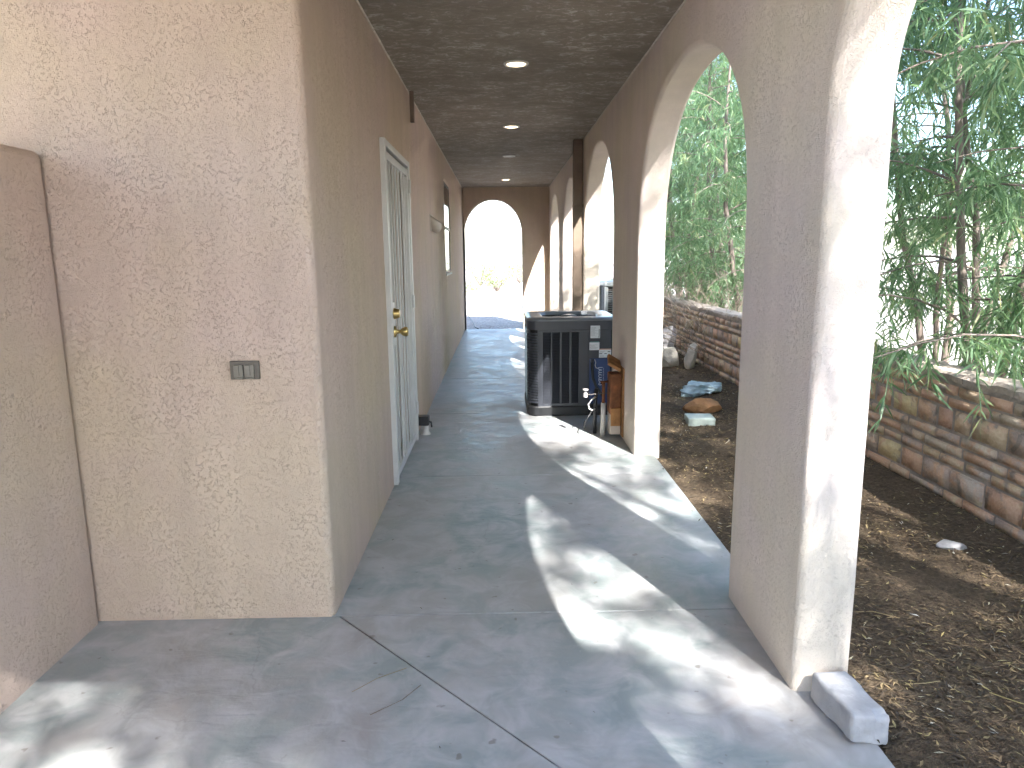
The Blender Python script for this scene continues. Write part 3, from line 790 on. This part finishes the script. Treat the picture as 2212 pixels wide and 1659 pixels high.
MB().lathe([(0.0, -0.018), (0.016, -0.018), (0.016, 0.012), (0.008, 0.018), (0.008, 0.032), (0.022, 0.036), (0.022, 0.046), (0.0, 0.048)], (0.645, 5.32, 0.335), (0, 0, 1), 12).build('body', 'rock_grey', vt)

# ------------------------------------------------------------------ concrete block against the near pier
bm = bmesh.new(); bmesh.ops.create_cube(bm, size=2.0)
bmesh.ops.subdivide_edges(bm, edges=list(bm.edges), cuts=22, use_grid_fill=True)
for v in bm.verts:
    p = Vector((v.co.x * 0.060, v.co.y * 0.115, v.co.z * 0.044)); r_ = 0.012
    q_ = Vector((max(-.060 + r_, min(.060 - r_, p.x)), max(-.115 + r_, min(.115 - r_, p.y)), max(-.044 + r_, min(.044 - r_, p.z))))
    d_ = p - q_
    if d_.length > 1e-6: p = q_ + d_.normalized() * min(d_.length, r_)
    p += noise.noise_vector(p * 16) * 0.0045 + noise.noise_vector(p * 60) * 0.0016
    if p.y < -.09 and p.x > 0.01: p.z -= 0.010 * (1 + noise.noise(p * 40))
    v.co = p + Vector((0, 0, 0.044))
me_ = bpy.data.meshes.new('concrete_block'); bm.to_mesh(me_); bm.free(); me_.materials.append(MATS['block_grey'])
for p in me_.polygons: p.use_smooth = True
bl = link('concrete_block', me_)
bl.location = (1.035, 1.918, 0.002); bl.rotation_euler = (0, R(3), R(6))
tag(bl, 'loose grey concrete block lying at the foot of the nearest pier', 'block')

# ------------------------------------------------------------------ stone wall
WX0, WX1 = 2.45, 2.68
sw = thing('stone_wall', 'low split-stone garden wall of tan and red blocks along the bed', 'wall', (0, 0, 0))
MB().box(WX0 + 0.009, WX1, -2.0, 12.3, -0.12, 0.725).build('mortar_core', 'mortar', sw)
random.seed(21)
rows = [(0.0, .050), (.064, .051), (.129, .120), (.263, .050), (.328, .049), (.391, .050), (.456, .115), (.585, .049), (.648, .055)]
stone_meshes = []
def stone_mesh(ly, lz, k):
    m = MB().box(0, 0.06, -ly / 2, ly / 2, -lz / 2, lz / 2)
    me = m.mesh('stone', 'wall_stone')
    bm = bmesh.new(); bm.from_mesh(me)
    bmesh.ops.bevel(bm, geom=[e for e in bm.edges if all(v.co.x < 0.01 for v in e.verts)], offset=min(0.007, lz * 0.14), segments=2, affect='EDGES')
    bmesh.ops.recalc_face_normals(bm, faces=bm.faces)
    bm.to_mesh(me); bm.free()
    for v in me.vertices:
        n_ = noise.noise_vector(Vector((v.co.y * 14 + k * 3.1, v.co.z * 14, k)))
        v.co.y += n_.y * 0.004; v.co.z += n_.z * 0.003
        if v.co.x < 0.03: v.co.x += n_.x * 0.007
    for p in me.polygons: p.use_smooth = True
    return me
LEN_THIN = [.15, .19, .23, .27, .32]; LEN_TALL = [.13, .17, .21, .25]
lib = {}
for i, L in enumerate(LEN_THIN):
    for k in range(2): lib[('a', i, k)] = stone_mesh(L, .055, i + k * 7)
for i, L in enumerate(LEN_TALL):
    for k in range(2): lib[('b', i, k)] = stone_mesh(L, .122, i + 20 + k * 7)
rest = MB()
for z0, hgt in rows:
    tall = hgt > 0.1; y = -2.0 + random.uniform(0, .15)
    while y < 12.15:
        L_ = LEN_TALL if tall else LEN_THIN
        i = random.randrange(len(L_)); ly = L_[i]
        yc = y + ly / 2; zc = z0 + hgt / 2 - 0.03
        if 2.75 < yc < 5.05 or 6.75 < yc < 10.7:
            me = lib[('b' if tall else 'a', i, random.randrange(2))]
            o = bpy.data.objects.new('stone', me); col.objects.link(o); o.parent = sw
            o.location = (WX0 + random.uniform(-0.008, 0.004), yc, zc); o.scale = (1, 1, hgt / (.122 if tall else .055))
            o.rotation_euler = (random.uniform(-.012, .012), 0, random.uniform(-.02, .02))
        else:
            rest.box(WX0 + random.uniform(-.008, .008), WX0 + .06, y, y + ly, z0 - .03, z0 - .03 + hgt)
        y += ly + random.uniform(.012, .024)
tag(rest.build('stone_rest', 'wall_stone', sw), kind='stuff')
y = -2.0; k = 0
while y < 12.2:
    ly = random.uniform(.16, .38)
    m = MB(); nn = 6
    for j in range(nn + 1):
        yy = y + (ly - 0.006) * j / nn
        for (xx, zz) in ((WX0 - .004, .690), (WX0 - .004, .722), (WX0 + .012, .738), (WX1 - .02, .738), (WX1 + .01, .72), (WX1 + .01, .690)):
            q_ = noise.noise_vector(Vector((xx * 9, yy * 9, zz * 9)))
            m.v.append((xx + q_.x * .020, yy, zz + q_.z * .018 + .004))
    for j in range(nn):
        for i in range(6):
            a = j * 6 + i; b2 = j * 6 + (i + 1) % 6; m.f.append((a, b2, b2 + 6, a + 6))
    m.f.append((5, 4, 3, 2, 1, 0)); m.f.append(tuple(nn * 6 + i for i in range(6)))
    m.build('cap_stone', 'stone_cap', sw, smooth=False); y += ly; k += 1

# ------------------------------------------------------------------ rocks, bag, blocks in the bed
def rock(name, loc, dims, mat, label, seed, rot=(0, 0, 0), cat='rock', sub=3, rough=0.38):
    bm = bmesh.new(); bmesh.ops.create_icosphere(bm, subdivisions=sub, radius=1)
    rg = random.Random(int(seed * 10)); planes = []
    for _ in range(9):
        nv_ = Vector((rg.gauss(0, 1), rg.gauss(0, 1), rg.gauss(0, .8))).normalized(); planes.append((nv_, rg.uniform(.62, .92)))
    for v in bm.verts:
        p = v.co.copy(); d = 1 + rough * noise.noise(p * 1.1 + Vector((seed, seed, 0))) + rough * 0.35 * noise.noise(p * 3.1 + Vector((0, seed, seed)))
        v.co = Vector((p.x * d, p.y * d, p.z * d))
        if rough < 0.6:
            for nv_, lim in planes:
                e_ = v.co.dot(nv_) - lim
                if e_ > 0: v.co -= nv_ * e_ * 0.9
        else:
            v.co *= 1 + 0.16 * abs(noise.noise(p * 7 + Vector((seed, 0, seed)))) * 2
        v.co = Vector((v.co.x * dims[0], v.co.y * dims[1], v.co.z * dims[2]))
    me = bpy.data.meshes.new(name); bm.to_mesh(me); bm.free(); me.materials.append(MATS[mat])
    for p in me.polygons: p.use_smooth = True
    try: me.set_sharp_from_angle(angle=R(28))
    except Exception: pass
    o = bpy.data.objects.new(name, me); col.objects.link(o); o.location = loc; o.rotation_euler = rot
    return tag(o, label, cat, 'rocks in the planting bed')
rock('rock', (2.22, 9.50, 0.16), (.17, .15, .27), 'rock_grey', 'largest blue-grey rock leaning on the stone wall', 1.0, (0, .2, 0))
rock('rock', (2.10, 8.75, 0.09), (.16, .12, .16), 'rock_tan', 'rounded pale tan rock in front of the grey one', 2.3, (0, 0, .3))
rock('rock', (2.30, 8.45, 0.12), (.08, .10, .20), 'rock_tan', 'upright narrow tan rock against the stone wall', 3.7, (0, .18, 0))
rock('rock', (1.825, 6.22, 0.030), (.19, .11, .085), 'rock_orange', 'flat rust-orange rock lying on the soil', 5.1, (0, 0, -.05))
rock('rock', (1.52, 7.0, 0.02), (.07, .07, .07), 'rock_grey', 'small grey rock half hidden behind the second pier', 8.2)
rock('rock', (2.13, 3.15, 0.012), (.075, .035, .024), 'rock_grey', 'small flat grey stone on the soil by the near stone wall', 9.2, (0, 0, -.4))
bag = rock('plastic_bag', (2.04, 6.97, 0.05), (.16, .10, .075), 'bag_plastic', 'crumpled pale blue plastic bag on the soil', 6.4, (0, 0, .1), 'bag', 4, 0.7)
del bag['group']
m = MB().box(-.11, .11, -.10, .10, -0.04, 0.055); o = m.build('paver_block', 'block_green', bevel=0.006)
o.location = (1.655, 5.75, 0.0); o.rotation_euler = (0, 0, R(-4)); tag(o, 'pale green square block set in the soil in front of the orange rock', 'block')
m = MB().box(-.16, .16, -.05, .05, -0.012, 0.012); o = m.build('wood_board', 'dry_twig', bevel=0.002)
o.location = (2.33, 9.9, 0.52); o.rotation_euler = (0.25, 0.1, 0.9); tag(o, 'short weathered board leaning on the stone wall above the rocks', 'board')

# ------------------------------------------------------------------ leaf litter
random.seed(33)
lit = MB()
def dry_leaf(mb, x, y, z, L, W, yaw, tilt, curl):
    ca, sa = math.cos(yaw), math.sin(yaw); ct, st = math.cos(tilt), math.sin(tilt)
    pts = [(-L / 2, 0, 0), (-L * .1, -W / 2, curl), (L / 2, 0, curl * .5), (L * .05, W / 2, curl)]
    vs_ = []
    for a, b, c in pts:
        a2, c2 = a * ct - c * st, a * st + c * ct
        vs_.append((x + a2 * ca - b * sa, y + a2 * sa + b * ca, z + c2 + abs(math.sin(tilt)) * L * .35))
    mb.add(vs_, [(0, 1, 2), (0, 2, 3)])
for k in range(48000):
    y = 0.4 + 12.5 * random.random() ** 1.7; x = random.uniform(1.03 if random.random() < .06 else 1.10, 2.44)
    if noise.noise(Vector((x * 1.6, y * 1.6, 9))) < random.uniform(-.6, .2): continue
    s = random.choice((.5, .8, 1, 1, 1.3))
    dry_leaf(lit, x, y, max(soil_z(x, y), 0 if x < 1.07 else -9) + random.uniform(.002, .012), .029 * s, random.uniform(.005, .010) * s, random.uniform(0, 6.3), random.uniform(-.35, .35), random.uniform(-.004, .006))
for k in range(260):
    x, y = random.uniform(1.13, 2.42), 0.5 + 9 * random.random() ** 1.4; a = random.uniform(0, 6.3); L = random.uniform(.05, .2); z = soil_z(x, y) + .008
    lit.tube([(x, y, z), (x + L * .5 * math.cos(a), y + L * .5 * math.sin(a), z + .006), (x + L * math.cos(a + .2), y + L * math.sin(a + .2), z)], random.uniform(.0015, .003), 3, False)
tag(lit.build('leaf_litter', 'dry_leaf', fix=False), 'dry fallen leaves and twigs covering the soil', 'leaf litter', kind='stuff')
wk = MB(); random.seed(12)
for k in range(46):
    x, y = random.uniform(-1.4, 1.0), random.uniform(1.7, 7)
    s = random.uniform(.25, .6); dry_leaf(wk, x, y, .004, .04 * s, .008 * s, random.uniform(0, 6.3), 0, .001)
wk.tube([(-0.50, 2.10, .004), (-.43, 2.17, .006), (-.34, 2.23, .004)], .0011, 4); wk.tube([(-0.42, 1.98, .004), (-.33, 2.05, .006), (-.28, 2.13, .004)], .0011, 4)
tag(wk.build('walk_debris', 'dry_leaf', fix=False), 'small bits of leaf and twig scattered on the concrete', 'debris', kind='stuff')

# ------------------------------------------------------------------ trees behind the stone wall
def leaf(mb, p, d, L, W, rng):
    d = d.normalized(); s = d.cross(Vector((rng.uniform(-1, 1), rng.uniform(-1, 1), rng.uniform(-.6, .6))))
    if s.length < 1e-3: s = Vector((1, 0, 0))
    s.normalize(); u = s.cross(d); droop = Vector((0, 0, -1))
    a = p; m1 = p + d * L * .33 + droop * L * .03; m2 = p + d * L * .70 + droop * L * .12; e = p + d * L + droop * L * .25
    mb.add([a, m1 + s * W * .5 + u * W * .1, m1 - s * W * .5 + u * W * .1, m2 + s * W * .4 + u * W * .08, m2 - s * W * .4 + u * W * .08, e], [(0, 2, 1), (1, 2, 4, 3), (3, 4, 5)])
def make_tree(seed, H, stems, nbr, ntw, nlf, zlow, spread, L=(.09, .15), rad=(.03, .055)):
    rng = random.Random(seed); tr = MB(); cr = MB()
    for s_ in range(stems):
        az = 6.283 * s_ / stems + rng.uniform(-.5, .5); lean = rng.uniform(.06, .20); h = H * rng.uniform(.78, 1.0)
        pts = []; x, y = .12 * math.cos(az), .12 * math.sin(az); n = 11
        for i in range(n + 1):
            t = i / n
            pts.append(Vector((x + lean * h * t * math.cos(az) + .10 * math.sin(t * 5 + s_) + rng.uniform(-.03, .03), y + lean * h * t * math.sin(az) + .10 * math.cos(t * 4 + s_ * 2) + rng.uniform(-.03, .03), -.1 + h * t)))
        r0 = rng.uniform(*rad)
        tr.tube(pts, [max(.008, r0 * (1 - .9 * i / n) * (1 + (.35 if i == 0 else 0))) for i in range(n + 1)], 8)
        for b in range(nbr):
            t = zlow / h + (1 - zlow / h) * ((b + rng.random()) / nbr) ** .9; t = min(.99, t)
            i = min(n - 1, int(t * n)); p = pts[i].lerp(pts[i + 1], t * n - i)
            ba = rng.uniform(0, 6.283); bl = spread * rng.uniform(.5, 1.0) * (1 - .45 * t)
            up = rng.uniform(.15, .8)
            bp = [p]; d = Vector((math.cos(ba), math.sin(ba), up)).normalized()
            for k in range(5):
                d = (d + Vector((rng.uniform(-.2, .2), rng.uniform(-.2, .2), -.17))).normalized(); bp.append(bp[-1] + d * bl / 5)
            tr.tube(bp, [.010, .008, .006, .005, .004, .002], 4, False)
            for w in range(ntw):
                tt = .25 + .75 * (w + rng.random()) / ntw; k = min(4, int(tt * 5)); q0 = bp[k].lerp(bp[k + 1], tt * 5 - k)
                wd = Vector((rng.uniform(-1, 1), rng.uniform(-1, 1), rng.uniform(-.7, .35))).normalized(); wl_ = rng.uniform(.22, .55)
                tp = [q0]
                for _ in range(3):
                    wd = (wd + Vector((0, 0, -.28))).normalized(); tp.append(tp[-1] + wd * wl_ / 3)
                cr.tube(tp, [.003, .0025, .002, .001], 3, False)
                for l in range(nlf):
                    u = (l + rng.random()) / nlf * 3; k = min(2, int(u)); lp = tp[k].lerp(tp[k + 1], u - k)
                    ld = (wd * .4 + Vector((rng.uniform(-1, 1), rng.uniform(-1, 1), rng.uniform(-1.1, .3)))).normalized()
                    leaf(cr, lp, ld, rng.uniform(*L), rng.uniform(.0085, .0135), rng)
    return tr.mesh('trunk', 'bark', True), cr.mesh('crown', 'leaf', False)
KIND = {'low': (5.8, 4, 28, 10, 19, 0.75, 1.5, (.075, .12)), 'mid': (7.2, 3, 30, 10, 19, 1.1, 1.8, (.08, .13)),
        'tall': (8.4, 2, 24, 6, 36, 2.6, 2.0), 'high': (10.5, 3, 26, 6, 36, 3.8, 2.7, (.10, .16), (.05, .09)), 'bare': (6.6, 4, 25, 11, 20, 1.0, 1.5, (.08, .14), (.020, .036))}
TREES = [(3.10, 4.45, 'bare', 'tree with a forked trunk rising just behind the near stone wall'),
         (3.20, 3.55, 'bare', 'tree with several slanting trunks at the far right edge'),
         (3.55, 5.65, 'bare', 'slim-stemmed tree beside the nearest pier, behind the stone wall'),
         (3.30, 9.30, 'low', 'dense leafy tree at the near side of the second arch'),
         (3.40, 10.9, 'mid', 'dense leafy tree filling the middle of the second arch'),
         (3.30, 12.5, 'low', 'dense leafy tree at the far side of the second arch'),
         (3.60, 14.3, 'mid', 'green tree showing as a thin strip through the third arch'),
         (4.60, 15.4, 'low', 'leafy tree in the back row behind the second arch'),
         (4.90, 18.2, 'mid', 'farthest leafy tree in the back row, seen through the second arch')]
BACK = [(3.7, -1.8, 'high'), (3.1, -5.4, 'high'), (4.8, -7.4, 'high'), (2.2, -6.6, 'high'), (4.1, -4.1, 'high'), (2.1, -4.7, 'tall'), (1.3, -5.6, 'high')]
ORD = ('with the second trunk along', 'with the third trunk along', 'farthest along the drive', 'nearest the entry', 'between the second and third trunks', 'the slimmest one', 'standing over the entry')
def plant(x, y, kind, seed, label):
    t = thing('tree', label, 'tree', (x, y, -0.1), 'trees along the stone wall')
    a_, b_ = make_tree(seed, *KIND[kind]); link('trunk', a_, t); link('crown', b_, t)
for k_, (x, y, v, lb) in enumerate(TREES): plant(x, y, v, 100 + k_, lb)
for k_, ((x, y, v), w_) in enumerate(zip(BACK, ORD)): plant(x, y, v, 200 + k_, 'tall leafy tree out of view that dapples the sunlight, ' + w_)
# dry brush
random.seed(44)
def brush(x, y, label, n=60, hmax=1.5):
    t = thing('dry_shrub', label, 'shrub', (x, y, -0.1), 'dry brush behind the stone wall')
    m = MB()
    for k in range(n):
        a = random.uniform(0, 6.283); p = Vector((random.uniform(-.3, .3), random.uniform(-.4, .4), 0)); d = Vector((math.cos(a) * .5, math.sin(a) * .5, 1)).normalized()
        pts = [p.copy()]; L = hmax * random.uniform(.5, 1)
        for i in range(6):
            d = (d + Vector((random.uniform(-.4, .4), random.uniform(-.4, .4), -.05))).normalized(); p = p + d * L / 6; pts.append(p.copy())
            if i > 1:
                for _ in range(2):
                    e = (d + Vector((random.uniform(-1, 1), random.uniform(-1, 1), random.uniform(-.6, .6)))).normalized(); m.tube([p, p + e * .14, p + e * .25 + Vector((0, 0, -.04))], [.003, .002, .001], 3, False)
        m.tube(pts, [.008, .007, .006, .005, .004, .003, .002], 4, False)
    m.build('branches', 'dry_twig', t, fix=False)
for i, (x, y) in enumerate(((2.90, 8.7), (2.95, 9.7), (2.95, 10.8), (2.95, 11.9))):
    brush(x, y, 'tangle of bare tan twigs behind the stone wall, ' + ('nearest', 'second', 'third', 'farthest')[i] + ' of four')

# ------------------------------------------------------------------ yard beyond the far arch
def shrub(x, y, r, label, n=900, seed=1):
    rng = random.Random(seed); t = thing('shrub', label, 'shrub', (x, y, -0.05), 'shrubs in the bright yard')
    cr = MB(); tr = MB()
    for k in range(26):
        d = Vector((rng.uniform(-1, 1), rng.uniform(-1, 1), rng.uniform(.4, 1.6))).normalized(); e = d * r * rng.uniform(.8, 1.5)
        tr.tube([(0, 0, 0), e * .5 + Vector((0, 0, .05)), e], [.012, .008, .004], 4, False)
        for _ in range(n // 26):
            p = e * rng.uniform(.45, 1.05) + Vector((rng.gauss(0, .12), rng.gauss(0, .12), rng.gauss(0, .1))) * r
            leaf(cr, p, Vector((rng.uniform(-1, 1), rng.uniform(-1, 1), rng.uniform(-.5, 1))), rng.uniform(.05, .10), rng.uniform(.02, .035), rng)
    link('trunk', tr.mesh('trunk', 'bark'), t); link('crown', cr.mesh('crown', 'shrub_leaf'), t)
shrub(-1.35, 23.5, .75, 'bright green shrub at the left of the far arch', 1100, 3)
shrub(-0.1, 28.0, .8, 'pale sunlit shrub in the middle of the far arch', 900, 4)
shrub(1.3, 30.5, .9, 'pale sunlit shrub at the right of the far arch', 900, 5)
shrub(-0.9, 33.0, 1.35, 'larger pale shrub behind the others, left of centre in the far arch', 1600, 6)
shrub(1.0, 36.0, 1.5, 'largest pale shrub at the back of the bright yard', 1600, 7)
dt = MB(); pts = [(-0.42, 13.6, 0.0), (-0.5, 13.85, 0.01), (-0.53, 14.4, 0.005), (-0.60, 15.2, .01), (-0.75, 16.6, .0), (-1.2, 17.1, .01)]
dt.tube(pts, 0.008, 6); tag(dt.build('drip_line', 'black_plastic', smooth=True), 'thin black drip line lying on the shaded gravel beyond the far arch', 'tubing')
